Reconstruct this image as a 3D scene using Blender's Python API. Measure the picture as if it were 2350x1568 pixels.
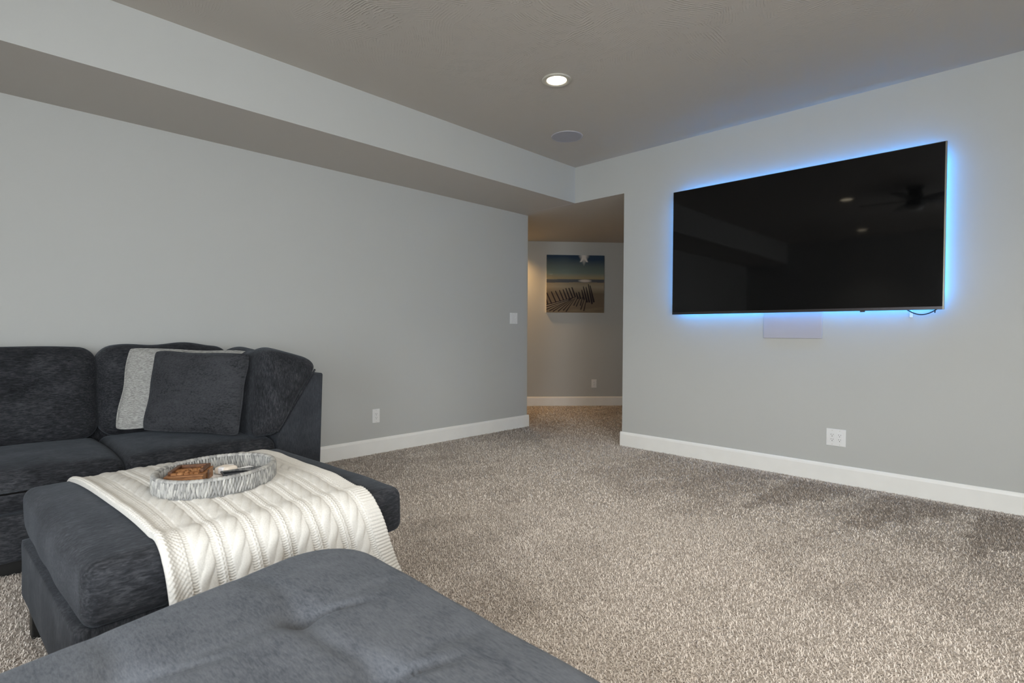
import bpy, math, random
import numpy as np
from mathutils import Matrix, Vector

for o in list(bpy.data.objects):
    bpy.data.objects.remove(o, do_unlink=True)
S = bpy.context.scene
COL = S.collection
rng = np.random.default_rng(7)
random.seed(7)

# ------------------------------------------------------------------ camera
CAM_H, YAW, PITCH, ROLL, FOC = 1.06, 0.7725431, 0.0176093, 0.0054974, 1240.427
cd = bpy.data.cameras.new('camera'); cam = bpy.data.objects.new('camera', cd); COL.objects.link(cam)
_f = np.array([-math.sin(YAW)*math.cos(PITCH), math.cos(YAW)*math.cos(PITCH), -math.sin(PITCH)])
_r = np.array([math.cos(YAW), math.sin(YAW), 0.]); _u = np.cross(_r, _f)
_c, _s = math.cos(ROLL), math.sin(ROLL)
_r, _u = _r*_c+_u*_s, -_r*_s+_u*_c
cam.matrix_world = Matrix(((_r[0], _u[0], -_f[0], 0), (_r[1], _u[1], -_f[1], 0), (_r[2], _u[2], -_f[2], CAM_H), (0, 0, 0, 1)))
cd.sensor_fit = 'HORIZONTAL'; cd.sensor_width = 36.0; cd.lens = FOC*36/2350
cd.clip_start = 0.02; cd.clip_end = 60
cd.dof.use_dof = True; cd.dof.focus_distance = 3.2; cd.dof.aperture_fstop = 5.6
S.camera = cam

# ------------------------------------------------------------------ world, daylight, exposure
w = bpy.data.worlds.new('world'); S.world = w; w.use_nodes = True
bg = w.node_tree.nodes['Background']; bg.inputs[0].default_value = (0.72, 0.86, 1.0, 1); bg.inputs[1].default_value = 1.0
S.view_settings.view_transform = 'Standard'; S.view_settings.look = 'None'
S.view_settings.gamma = 1; S.view_settings.use_curve_mapping = False
S.view_settings.exposure = -0.35

def area(name, loc, aim, sx, sy, power, col, parent=None, spread=180):
    l = bpy.data.lights.new(name, 'AREA'); l.shape = 'RECTANGLE'; l.size = sx; l.size_y = sy
    l.energy = power; l.color = col; l.spread = math.radians(spread)
    o = bpy.data.objects.new(name, l); COL.objects.link(o)
    d = Vector(aim)-Vector(loc); o.rotation_euler = d.to_track_quat('-Z', 'Y').to_euler(); o.location = loc
    return o
# daylight entering by the windows of the right-hand wall and of the wall behind the camera
area('daylight_right_window', (3.24, -1.05, 1.35), (-4, -1.05, -1.6), 2.3, 1.7, 212, (0.94, 0.975, 1.0), spread=150)
area('daylight_glass_door', (-0.15, -2.14, 1.06), (-0.5, 4, -1.9), 1.6, 1.95, 125, (0.92, 0.965, 1.0), spread=150)

# ------------------------------------------------------------------ node helpers
class NT:
    def __init__(s, name):
        s.m = bpy.data.materials.new(name); s.m.use_nodes = True; s.t = s.m.node_tree
        s.b = s.t.nodes['Principled BSDF']
    def n(s, typ, **kw):
        nd = s.t.nodes.new(typ)
        for k, v in kw.items():
            if k.startswith('i_'):
                key = k[2:]; key = int(key) if key.isdigit() else key
                nd.inputs[key].default_value = v
            else: setattr(nd, k, v)
        return nd
    def l(s, a, b): s.t.links.new(a, b)
    def math(s, op, a, b=None, clamp=False):
        nd = s.t.nodes.new('ShaderNodeMath'); nd.operation = op; nd.use_clamp = clamp
        for i, v in enumerate((a, b)):
            if v is None: continue
            if isinstance(v, (int, float)): nd.inputs[i].default_value = v
            else: s.l(v, nd.inputs[i])
        return nd.outputs[0]
    def ramp(s, fac, stops, interp='LINEAR'):
        r = s.t.nodes.new('ShaderNodeValToRGB'); r.color_ramp.interpolation = interp
        e = r.color_ramp.elements
        while len(e) < len(stops): e.new(0.5)
        for k, (p, c) in enumerate(stops):
            e[k].position = p; e[k].color = (*c, 1) if len(c) == 3 else c
        s.l(fac, r.inputs[0]); return r.outputs[0]
    def mix(s, fac, a, b, blend='MIX'):
        m = s.t.nodes.new('ShaderNodeMix'); m.data_type = 'RGBA'; m.blend_type = blend
        if isinstance(fac, (int, float)): m.inputs[0].default_value = fac
        else: s.l(fac, m.inputs[0])
        for i, v in ((6, a), (7, b)):
            if isinstance(v, tuple): m.inputs[i].default_value = (*v, 1) if len(v) == 3 else v
            else: s.l(v, m.inputs[i])
        return m.outputs[2]
    def pos(s, scale=(1, 1, 1), rot=(0, 0, 0)):
        g = s.t.nodes.new('ShaderNodeNewGeometry')
        mp = s.t.nodes.new('ShaderNodeMapping'); mp.inputs['Scale'].default_value = scale; mp.inputs['Rotation'].default_value = rot
        s.l(g.outputs['Position'], mp.inputs[0]); return mp.outputs[0]
    def noise(s, vec, scale, detail=2, rough=.5, dist=0):
        nd = s.t.nodes.new('ShaderNodeTexNoise'); nd.inputs['Scale'].default_value = scale
        nd.inputs['Detail'].default_value = detail; nd.inputs['Roughness'].default_value = rough; nd.inputs['Distortion'].default_value = dist
        s.l(vec, nd.inputs['Vector']); return nd.outputs['Fac']
    def bump(s, h, strength, dist=0.01, normal=None):
        b = s.t.nodes.new('ShaderNodeBump'); b.inputs['Strength'].default_value = strength; b.inputs['Distance'].default_value = dist
        s.l(h, b.inputs['Height'])
        if normal is not None: s.l(normal, b.inputs['Normal'])
        s.l(b.outputs[0], s.b.inputs['Normal']); return b.outputs[0]
    def base(s, col=None, rough=.5, metal=0, spec=.5):
        if col is not None:
            if isinstance(col, tuple): s.b.inputs['Base Color'].default_value = (*col, 1)
            else: s.l(col, s.b.inputs['Base Color'])
        s.b.inputs['Roughness'].default_value = rough; s.b.inputs['Metallic'].default_value = metal
        s.b.inputs['Specular IOR Level'].default_value = spec
        return s

def simple(name, col, rough=.5, metal=0, spec=.5, bumpscale=None, bumpstr=.1):
    t = NT(name); p = t.pos()
    nz = t.noise(p, 9, 2)
    t.base(t.mix(nz, tuple(c*.96 for c in col), tuple(min(1, c*1.04) for c in col)), rough, metal, spec)
    if bumpscale: t.bump(t.noise(p, bumpscale, 3), bumpstr, .002)
    return t.m

def emis(name, col, strength):
    t = NT(name); t.base((0.8, 0.8, 0.8), .5)
    t.b.inputs['Emission Color'].default_value = (*col, 1); t.b.inputs['Emission Strength'].default_value = strength
    return t.m

def wall_mat(name, col, b=.12):
    t = NT(name); p = t.pos()
    nz = t.noise(p, 1.3, 2)
    t.base(t.mix(nz, tuple(c*.985 for c in col), tuple(c*1.015 for c in col)), .62, 0, .25)
    t.bump(t.noise(p, 130, 3, .6), b, .0015)
    return t.m
M = {}
M['wall'] = wall_mat('wall_paint', (.50, .51, .492))
M['hallwall'] = M['wall']
M['white'] = simple('white_trim_paint', (.88, .88, .85), .38, 0, .4)
M['plastic'] = simple('white_plastic', (.80, .81, .81), .35)
M['slot'] = simple('dark_slot', (.02, .02, .02), .6)

# ceiling: brushed stomp texture fanning out in patches
t = NT('ceiling_paint'); p = t.pos()
vo = t.n('ShaderNodeTexVoronoi', i_Scale=2.6); vo.feature = 'F1'; t.l(p, vo.inputs['Vector'])
sep = t.n('ShaderNodeSeparateColor'); t.l(vo.outputs['Color'], sep.inputs[0])
ang = t.math('MULTIPLY', sep.outputs[0], 6.283)
sx = t.n('ShaderNodeSeparateXYZ'); t.l(p, sx.inputs[0])
wob = t.noise(p, 2.2, 1); wob2 = t.noise(p, 26, 2)
u_ = t.math('ADD', t.math('MULTIPLY', sx.outputs[0], t.math('COSINE', ang)), t.math('MULTIPLY', sx.outputs[1], t.math('SINE', ang)))
st = t.math('SINE', t.math('ADD', t.math('ADD', t.math('MULTIPLY', u_, 400), t.math('MULTIPLY', wob, 60)), t.math('MULTIPLY', wob2, 6)))
st2 = t.math('MULTIPLY', t.math('POWER', t.math('MULTIPLY', t.math('ADD', st, 1), .5), 4), t.math('MULTIPLY', t.math('SUBTRACT', t.noise(p, 13, 3, .7), .45), 6.0, True))
edge = t.math('SUBTRACT', 1.0, t.math('MULTIPLY', vo.outputs['Distance'], .7), True)
msk = t.math('MULTIPLY', t.ramp(t.noise(p, 1.7, 2), [(.36, (0.55,)*3), (.55, (1,)*3)]), edge)
# the strokes fade to a smooth band along the walls
fy = t.math('SUBTRACT', 1.0, t.math('MULTIPLY', t.math('SUBTRACT', sx.outputs[1], 2.2), .6), True)
fx = t.math('MULTIPLY', t.math('ADD', sx.outputs[0], 3.3), 1.2, True)
hgt = t.math('ADD', t.math('MULTIPLY', st2, t.math('MULTIPLY', msk, t.math('MULTIPLY', fy, fx))), t.math('MULTIPLY', t.noise(p, 55, 3), .08))
t.base((.525, .495, .45), .6, 0, .3)
t.bump(hgt, .5, .008)
M['ceil'] = t.m
M['soffit'] = wall_mat('soffit_paint', (.56, .53, .49), .1)

def nap(t):
    """lighter and darker swathes where the vacuum laid the pile: attribute 0..1 kept on the carpet"""
    a = t.n('ShaderNodeAttribute'); a.attribute_name = 'nap'; return a.outputs['Fac']
def nap_at(x, y):
    w_ = .018*np.sin(y*23+x*5)+.012*np.sin(y*51+1.3)
    m = np.zeros_like(x)
    for xl, k in ((-2.36, .55), (-1.80, .8), (-1.295, 1.0), (-.765, 1.0), (-.262, 1.0), (.27, .9), (.8, .9), (1.35, .8)):
        lim = .46*np.clip((y-3.22)/.90, 0, 1)
        a = np.clip((x-xl+w_)/.03, 0, 1)*np.clip((lim-(x-xl)+w_*2)/.06+.5, 0, 1)*np.clip((y-3.25)/.15, 0, 1)*np.clip((4.27-y+w_)/.04, 0, 1)
        m = np.maximum(m, a*k)
    b = np.zeros_like(x); am = 1.0
    rs = np.random.default_rng(5)
    for o_ in range(4):
        for _ in range(5):
            d = rs.normal(size=2)*2.3*2**o_*np.array([1, .8]); b = b+am*np.sin(x*d[0]+y*d[1]+rs.uniform(0, 6.3))/2.2
        am *= .72
    b = np.clip((b-.05)/1.5+.15, 0, 1)
    return np.clip(np.maximum(m*.95, b*.55), 0, 1)
def carpet(name, blades):
    t = NT(name)
    if blades:
        g = t.n('ShaderNodeNewGeometry'); v = g.outputs['Random Per Island']
        c = t.ramp(v, [(0, (.36, .31, .27)), (.12, (.53, .465, .415)), (.4, (.72, .655, .595)), (1, (.86, .80, .735))])
    else:
        p = t.pos()
        v = t.noise(p, 130, 4, .75, .8)
        c = t.ramp(v, [(.30, (.26, .215, .18)), (.46, (.48, .42, .365)), (.6, (.66, .595, .53)), (.75, (.78, .71, .645))])
        t.bump(t.noise(p, 150, 3, .7, .8), .9, .012)
    c = t.mix(t.math('MULTIPLY', nap(t), .76), c, t.mix(1, c, (.52, .49, .465), 'MULTIPLY'))
    t.base(c, .95, 0, .05)
    t.b.inputs['Sheen Weight'].default_value = .15; t.b.inputs['Sheen Roughness'].default_value = .6
    return t.m
M['carpet'] = carpet('carpet_backing', False)
M['pile'] = carpet('carpet_tufts', True)

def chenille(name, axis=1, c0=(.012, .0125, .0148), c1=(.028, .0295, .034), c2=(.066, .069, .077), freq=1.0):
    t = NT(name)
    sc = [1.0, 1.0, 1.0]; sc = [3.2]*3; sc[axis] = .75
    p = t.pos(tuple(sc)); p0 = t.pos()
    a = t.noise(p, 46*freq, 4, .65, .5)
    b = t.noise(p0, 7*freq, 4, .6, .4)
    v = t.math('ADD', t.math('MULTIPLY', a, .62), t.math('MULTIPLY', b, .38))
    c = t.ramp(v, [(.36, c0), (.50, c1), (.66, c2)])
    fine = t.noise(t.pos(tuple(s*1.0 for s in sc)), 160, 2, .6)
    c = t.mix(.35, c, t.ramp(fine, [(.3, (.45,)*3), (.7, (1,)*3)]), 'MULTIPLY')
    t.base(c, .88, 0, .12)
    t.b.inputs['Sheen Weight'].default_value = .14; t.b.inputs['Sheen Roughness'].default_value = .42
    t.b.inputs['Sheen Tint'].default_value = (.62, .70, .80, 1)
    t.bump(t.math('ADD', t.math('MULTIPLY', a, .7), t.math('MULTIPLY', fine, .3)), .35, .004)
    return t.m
M['chen'] = chenille('charcoal_chenille')
M['chenz'] = chenille('charcoal_chenille_upright', axis=2)
M['chenx_lit'] = chenille('charcoal_chenille_lengthwise_lit', axis=0, c0=(.060, .066, .078), c1=(.100, .108, .124), c2=(.130, .139, .156), freq=1.4)  # same charcoal cloth, paler: light falling on the chaise is put into its colour
M['flatfab'] = chenille('charcoal_flat_weave', axis=2, c0=(.026, .028, .033), c1=(.036, .040, .047), c2=(.05, .056, .066))
M['pillowdark'] = chenille('dark_pillow_chenille', c0=(.016, .017, .019), c1=(.046, .048, .054), c2=(.06, .064, .070))
t = NT('grey_slub_weave'); p = t.pos((2.2, .30, 4.5)); a = t.noise(p, 62, 3, .6, .25)
t.base(t.ramp(a, [(.30, (.19, .19, .182)), (.5, (.32, .32, .305)), (.7, (.46, .46, .44))]), .9, 0, .1); t.bump(a, .5, .003); M['greyfab'] = t.m
t = NT('cream_knit_yarn'); p = t.pos(); a = t.noise(p, 260, 3, .7)
t.base(t.ramp(a, [(.3, (.55, .535, .50)), (.6, (.645, .628, .588))]), .92, 0, .08); t.bump(a, .3, .0015)
t.b.inputs['Sheen Weight'].default_value = .1; M['knit'] = t.m
t = NT('black_plinth'); t.base((.008, .008, .008), .45); M['black'] = t.m
def wicker(name, k):
    t = NT(name); g = t.n('ShaderNodeNewGeometry'); a = t.noise(t.pos((1, 1, .3)), 180, 3, .7)
    c = t.ramp(g.outputs['Random Per Island'], [(0, (.24*k, .24*k, .232*k)), (.5, (.38*k, .377*k, .36*k)), (1, (.50*k, .492*k, .46*k))])
    c = t.mix(.5, c, t.ramp(a, [(.3, (.55,)*3), (.65, (1,)*3)]), 'MULTIPLY')
    t.base(c, .8, 0, .2); t.bump(a, .3, .001); return t.m
M['wicker'] = wicker('grey_water_hyacinth', .95)
M['wickerd'] = simple('grey_wicker_core', (.19, .19, .185), .85)
def wood(name, dark, light):
    t = NT(name); p = t.pos((1, 1, 4), (0, 0, -1.1)); a = t.noise(p, 22, 5, .6, 1.4)
    t.base(t.ramp(a, [(.3, dark), (.7, light)]), .42, 0, .4); t.bump(a, .15, .001); return t.m
M['wood'] = wood('brown_carved_wood', (.16, .06, .022), (.47, .235, .10))
M['woodd'] = wood('dark_carved_wood', (.045, .018, .008), (.19, .08, .032))
M['tvframe'] = simple('tv_dark_metal', (.05, .047, .05), .35, .6)
M['tvsilver'] = simple('tv_silver_edge', (.22, .21, .18), .4, .9)
M['tvback'] = simple('tv_black_plastic', (.015, .015, .016), .5)
t = NT('tv_glass'); p = t.pos(); t.base(t.mix(t.noise(p, 3, 1), (.0030, .0032, .0034), (.0036, .0037, .0040)), .045, 0, .30); M['screen'] = t.m
M['led'] = emis('blue_led_strip', (.025, .34, 1.0), 98)
M['lens'] = emis('warm_led_lens', (1.0, .86, .62), 9)
M['trimring'] = simple('downlight_trim', (.52, .50, .44), .5)
M['spk'] = simple('speaker_grille', (.40, .40, .44), .7, 0, .3, 900, .4)
M['cover'] = simple('pale_cover_plate', (.455, .45, .495), .42)
M['fan'] = simple('dark_fan_blade', (.02, .018, .017), .5)
M['cord'] = simple('dark_cord', (.01, .013, .02), .5)
M['phone'] = simple('phone_dark_case', (.018, .022, .03), .3)
t = NT('phone_glass'); t.base((.01, .012, .016), .05, 0, .8); M['phoneglass'] = t.m
M['paper'] = simple('white_paper', (.82, .82, .83), .7)
M['wax'] = simple('cream_wax', (.80, .72, .62), .45)
M['glass'] = None
t = NT('window_glass'); t.base((1, 1, 1), 0); t.b.inputs['Transmission Weight'].default_value = 1; t.b.inputs['IOR'].default_value = 1.02; M['glass'] = t.m
t = NT('painted_canvas'); at = t.n('ShaderNodeVertexColor'); at.layer_name = 'paint'
t.base(at.outputs['Color'], .75, 0, .2); t.bump(t.noise(t.pos(), 420, 2), .25, .001); M['canvas'] = t.m

# ------------------------------------------------------------------ mesh helpers (all vertices given in world space)
def root_of(o):
    while o.parent: o = o.parent
    return o
def link(name, V, F, mat, parent=None, smooth=False, mats=None, mi=None):
    V = np.asarray(V, dtype=np.float64)
    if parent is not None: V = V-np.array(root_of(parent).location)
    me = bpy.data.meshes.new(name); me.from_pydata(V.tolist(), [], [list(map(int, f)) for f in F])
    for m in (mats or [mat]): me.materials.append(m)
    if mi is not None: me.polygons.foreach_set('material_index', np.asarray(mi, dtype=np.int32))
    if smooth: me.polygons.foreach_set('use_smooth', np.ones(len(me.polygons), dtype=bool))
    me.update()
    o = bpy.data.objects.new(name, me); COL.objects.link(o)
    if parent is not None: o.parent = parent
    return o
def fastmesh(name, V, Q, mat, parent=None, smooth=True):
    """large quad mesh from arrays"""
    V = np.asarray(V, dtype=np.float32)
    if parent is not None: V = V-np.array(root_of(parent).location, dtype=np.float32)
    Q = np.asarray(Q, dtype=np.int32); k = Q.shape[1]
    me = bpy.data.meshes.new(name); me.vertices.add(len(V)); me.vertices.foreach_set('co', V.ravel())
    me.loops.add(Q.size); me.loops.foreach_set('vertex_index', Q.ravel())
    me.polygons.add(len(Q)); me.polygons.foreach_set('loop_start', np.arange(0, Q.size, k, dtype=np.int32))
    me.polygons.foreach_set('loop_total', np.full(len(Q), k, dtype=np.int32))
    me.update(calc_edges=True); me.validate()
    if smooth: me.polygons.foreach_set('use_smooth', np.ones(len(Q), dtype=bool))
    me.materials.append(mat)
    o = bpy.data.objects.new(name, me); COL.objects.link(o)
    if parent is not None: o.parent = parent
    return o
def thing(name, label, cat, loc, group=None):
    o = bpy.data.objects.new(name, None); COL.objects.link(o); o.location = loc; o.empty_display_size = .05
    return tag(o, label, cat, group)
def tag(o, label, cat, group=None):
    o['label'] = label; o['category'] = cat
    if group: o['group'] = group
    return o
def struct(o): o['kind'] = 'structure'; return o

class MB:
    """collects simple shapes into one mesh"""
    def __init__(s): s.V = []; s.F = []
    def add(s, V, F):
        n = len(s.V); s.V += [tuple(v) for v in V]; s.F += [[i+n for i in f] for f in F]; return s
    def box(s, x0, x1, y0, y1, z0, z1):
        V = [(x, y, z) for x in (x0, x1) for y in (y0, y1) for z in (z0, z1)]
        return s.add(V, [(0, 1, 3, 2), (4, 6, 7, 5), (0, 4, 5, 1), (2, 3, 7, 6), (0, 2, 6, 4), (1, 5, 7, 3)])
    def prism(s, poly, a, b, f):
        """poly of 2D points, extruded from a to b; f(u,v,w)->xyz"""
        n = len(poly); V = [f(u, v, a) for u, v in poly]+[f(u, v, b) for u, v in poly]
        F = [list(range(n))[::-1], list(range(n, 2*n))]+[[i, (i+1) % n, n+(i+1) % n, n+i] for i in range(n)]
        return s.add(V, F)
    def cyl(s, c, r, z0, z1, n=32, r2=None):
        r2 = r if r2 is None else r2
        V = [(c[0]+r*math.cos(a), c[1]+r*math.sin(a), z0) for a in np.linspace(0, 2*math.pi, n, endpoint=False)]
        V += [(c[0]+r2*math.cos(a), c[1]+r2*math.sin(a), z1) for a in np.linspace(0, 2*math.pi, n, endpoint=False)]
        return s.add(V, [list(range(n))[::-1], list(range(n, 2*n))]+[[i, (i+1) % n, n+(i+1) % n, n+i] for i in range(n)])
    def lathe(s, c, prof, n=48):
        """prof: (radius, z) list, closed into a ring"""
        k = len(prof); A = np.linspace(0, 2*math.pi, n, endpoint=False)
        V = [(c[0]+r*math.cos(a), c[1]+r*math.sin(a), z) for a in A for r, z in prof]
        F = [[i*k+j, ((i+1) % n)*k+j, ((i+1) % n)*k+(j+1) % k, i*k+(j+1) % k] for i in range(n) for j in range(k)]
        return s.add(V, F)
    def tube(s, pts, r, n=8):
        P = np.array(pts, float); T = np.gradient(P, axis=0); V = []
        for p_, t_ in zip(P, T):
            t_ = t_/np.linalg.norm(t_); a = np.cross(t_, (0, 0, 1) if abs(t_[2]) < .9 else (1, 0, 0)); a /= np.linalg.norm(a); b = np.cross(t_, a)
            V += [tuple(p_+r*(math.cos(q)*a+math.sin(q)*b)) for q in np.linspace(0, 2*math.pi, n, endpoint=False)]
        F = [[i*n+j, i*n+(j+1) % n, (i+1)*n+(j+1) % n, (i+1)*n+j] for i in range(len(P)-1) for j in range(n)]
        F += [list(range(n))[::-1], list(range((len(P)-1)*n, len(P)*n))]
        return s.add(V, F)
    def map(s, f): s.V = [tuple(f(*v)) for v in s.V]; return s
    def build(s, name, mat, parent=None, smooth=False, bevel=0, seg=2):
        o = link(name, s.V, s.F, mat, parent, smooth)
        if bevel:
            md = o.modifiers.new('bevel', 'BEVEL'); md.width = bevel; md.segments = seg; md.limit_method = 'ANGLE'; md.angle_limit = math.radians(40)
            md.harden_normals = False
        return o

def cubegrid(n):
    key = {}; V = []; F = []
    L = np.linspace(-1, 1, n+1)
    def vid(p):
        k = tuple(np.round(p, 6))
        if k not in key: key[k] = len(V); V.append(k)
        return key[k]
    for ax in range(3):
        for sgn in (-1, 1):
            b, c = [(1, 2), (2, 0), (0, 1)][ax]
            for i in range(n):
                for j in range(n):
                    q = []
                    for di, dj in ((0, 0), (1, 0), (1, 1), (0, 1)):
                        p = np.zeros(3); p[ax] = sgn; p[b] = L[i+di]; p[c] = L[j+dj]; q.append(vid(p))
                    F.append(q if sgn > 0 else q[::-1])
    return np.array(V), np.array(F)
_CG = {}
def cg(n):
    if n not in _CG: _CG[n] = cubegrid(n)
    return _CG[n][0].copy(), _CG[n][1].copy()
_W = [(rng.normal(size=3), rng.uniform(0, 6.28)) for _ in range(24)]
def wob(P, scale):
    out = np.zeros(len(P))
    for d, ph in _W: out += np.sin(P@d*scale+ph)
    return out/5
def cushion(C, r, bulge=(0, 0, 0), n=28, wrinkle=.003, wscale=14, fn=None, pinch=0):
    """rounded box mapped onto 8 corners C[ix][iy][iz]; r = edge radius; bulge per axis; fn(P, U) final tweak"""
    C = np.asarray(C, float)
    dims = np.array([np.linalg.norm(C[1].mean((0, 1))-C[0].mean((0, 1))), np.linalg.norm(C[:, 1].mean((0, 1))-C[:, 0].mean((0, 1))), np.linalg.norm(C[:, :, 1].mean((0, 1))-C[:, :, 0].mean((0, 1)))])
    h = dims/2
    U, F = cg(n)
    # denser samples toward the edges
    U = np.sign(U)*(1-(1-np.abs(U))**1.35)
    P = U*h; rr = np.minimum(r, h*.98)
    q = np.clip(P, -(h-rr), h-rr); d = P-q
    L = np.linalg.norm(d/rr, axis=1, keepdims=True); L[L == 0] = 1
    m = np.max(np.abs(d/rr), axis=1, keepdims=True)
    d = d/L*np.where(m > 0, 1, 1)
    P = q+d
    W = P/h
    B = np.zeros_like(P)
    for a in range(3):
        o1, o2 = [k for k in range(3) if k != a]
        B[:, a] = np.sign(W[:, a])*np.abs(W[:, a])**2*bulge[a]*(1-np.abs(W[:, o1])**2.4).clip(0)*(1-np.abs(W[:, o2])**2.4).clip(0)
    if pinch:
        for a in range(3):
            pass
    W = W+B/h
    T = (W+1)/2; x, y, z = T[:, :1], T[:, 1:2], T[:, 2:]
    P = np.zeros_like(W)
    for i in (0, 1):
        for j in (0, 1):
            for k in (0, 1):
                P += (x if i else 1-x)*(y if j else 1-y)*(z if k else 1-z)*C[i, j, k]
    ctr = P.mean(0); N = P-ctr; N /= np.linalg.norm(N, axis=1, keepdims=True)
    P = P+N*(wrinkle*wob(P, wscale))[:, None]
    if fn: P = fn(P, W)
    return P, F
def boxC(x0, x1, y0, y1, z0, z1):
    return np.array([[[(x, y, z) for z in (z0, z1)] for y in (y0, y1)] for x in (x0, x1)], float)

# ------------------------------------------------------------------ room shell
XL, YF, XS, HC, HS, HB = -4.10, 4.343, -3.36, 2.713, 2.358, .133
XR, YB, XO, YE = 3.3, -2.2, -2.785, 4.46
gx = np.linspace(-7.5, XR+.12, 250); gy = np.linspace(YB-.12, 9.3, 262); GX, GY = np.meshgrid(gx, gy, indexing='ij')
ix = np.arange(GX.size).reshape(GX.shape)
ring = np.r_[ix[:, 0], ix[-1, 1:], ix[-2::-1, -1], ix[0, -2:0:-1]]
top_ = np.c_[GX.ravel(), GY.ravel(), np.zeros(GX.size)]; skirt = top_[ring]-np.array([0, 0, .1]); n0 = len(top_); nr = len(ring); sk = n0+np.arange(nr)
Q = np.vstack([np.stack([ix[:-1, :-1], ix[1:, :-1], ix[1:, 1:], ix[:-1, 1:]], -1).reshape(-1, 4), np.c_[ring, sk, np.roll(sk, -1), np.roll(ring, -1)]])
fl = struct(fastmesh('floor', np.vstack([top_, skirt]), Q, M['carpet'], smooth=False))
fa = fl.data.attributes.new('nap', 'FLOAT', 'POINT'); fa.data.foreach_set('value', np.r_[nap_at(GX.ravel(), GY.ravel()), np.zeros(nr)].astype(np.float32))
struct(MB().box(XL-.12, XR+.12, YB-.12, YF+.12, HC, HC+.1).build('ceiling', M['ceil']))
struct(MB().box(-7.5, XO+.12, YF+.001, 9.3, HS-.001, HS+.1).build('ceiling.001', M['soffit']))
so = MB().box(XL, XS, YB, YF, HS, HC)
so_o = struct(link('trim_1', so.V, so.F, None, mats=[M['wall'], M['soffit']], mi=[0, 0, 0, 0, 1, 0]))
struct(MB().box(XL-.12, XL, YB-.12, YE, 0, HC).build('wall_left', M['wall'], bevel=.012, seg=3))
wf = struct(MB().box(XO, XR+.12, YF, YF+.13, 0, HC).build('wall_front', M['wall']))
struct(MB().box(XL-.1, XO, YF, YF+.13, HS, HC).build('wall_front.001', M['wall']))
# wall behind the camera and the right-hand wall, each with a window opening
def holed(name, x0, x1, z0, z1, hx0, hx1, hz0, hz1, f):
    m = MB()
    for a, b, c, d in ((x0, hx0, z0, z1), (hx1, x1, z0, z1), (hx0, hx1, z0, hz0), (hx0, hx1, hz1, z1)):
        n = MB().box(a, b, 0, .12, c, d).map(f); m.add(n.V, n.F)
    return struct(m.build(name, M['wall']))
def window(idx, hx0, hx1, hz0, hz1, f):
    m = MB(); e = .05
    for a, b, c, d in ((hx0, hx0+e, hz0, hz1), (hx1-e, hx1, hz0, hz1), (hx0, hx1, hz0, hz0+e), (hx0, hx1, hz1-e, hz1), ((hx0+hx1)/2-.02, (hx0+hx1)/2+.02, hz0, hz1)):
        q = MB().box(a, b, .06, .11, c, d).map(f); m.add(q.V, q.F)
    o = struct(m.build('window_%d' % idx, M['white']))
    MB().box(hx0+e, (hx0+hx1)/2-.02, .083, .087, hz0+e, hz1-e).map(f).build('pane', M['glass'], o)
    MB().box((hx0+hx1)/2+.02, hx1-e, .083, .087, hz0+e, hz1-e).map(f).build('pane', M['glass'], o)
fr = lambda a, b, c: (XR+b, a, c)
fb = lambda a, b, c: (a, YB-b, c)
holed('wall_right', YB-.12, YF, 0, HC, -2.15, .10, .48, 2.22, fr); window(1, -2.15, .10, .48, 2.22, fr)
holed('wall_back', XL, XR, 0, HC, -.98, .68, .04, 2.08, fb); window(2, -.98, .68, .04, 2.08, fb)
# hallway behind the opening
A0 = np.array([-5.229, 5.704]); TD = np.array([.66270, .74889]); ND = np.array([-.74889, .66270])
def diag(s, off, z): P = A0+TD*s+ND*off; return (P[0], P[1], z)
MBd = MB().box(-1.75, 3.75, 0, .12, 0, HS+.02).map(lambda a, b, c: diag(a, b, c)); struct(MBd.build('wall_hall', M['hallwall']))
struct(MB().box(XO, XO+.12, YF+.13, 8.6, 0, HS+.02).build('wall_hall.001', M['hallwall']))
struct(MB().box(-6.6, XL-.12, YE-.12, YE, 0, HS+.02).build('wall_hall.002', M['hallwall']))
# baseboards: flat board with an eased top
def board(name, f, a, b, mat=M['white']):
    prof = [(0, 0), (-.015, 0), (-.015, HB-.022), (-.012, HB-.010), (-.006, HB), (0, HB)]
    return struct(MB().prism(prof, a, b, f).build(name, mat, bevel=.0015, seg=2))
board('baseboard_left', lambda u, v, w_: (XL-u, w_, v), YB, YE+.015)
board('baseboard_front', lambda u, v, w_: (w_, YF+u, v), XO-.015, XR)
board('baseboard_hall', lambda u, v, w_: diag(w_, u, v), -1.7, 3.6)
board('baseboard_hall.001', lambda u, v, w_: (XO+u, w_, v), YF+.0, 8.3)
board('baseboard_hall.002', lambda u, v, w_: (w_, YE-u, v), -6.2, XL+.0)
board('baseboard_right', lambda u, v, w_: (XR+u, w_, v), YB, YF)
board('baseboard_back', lambda u, v, w_: (w_, YB-u, v), XL, XR)

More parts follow.
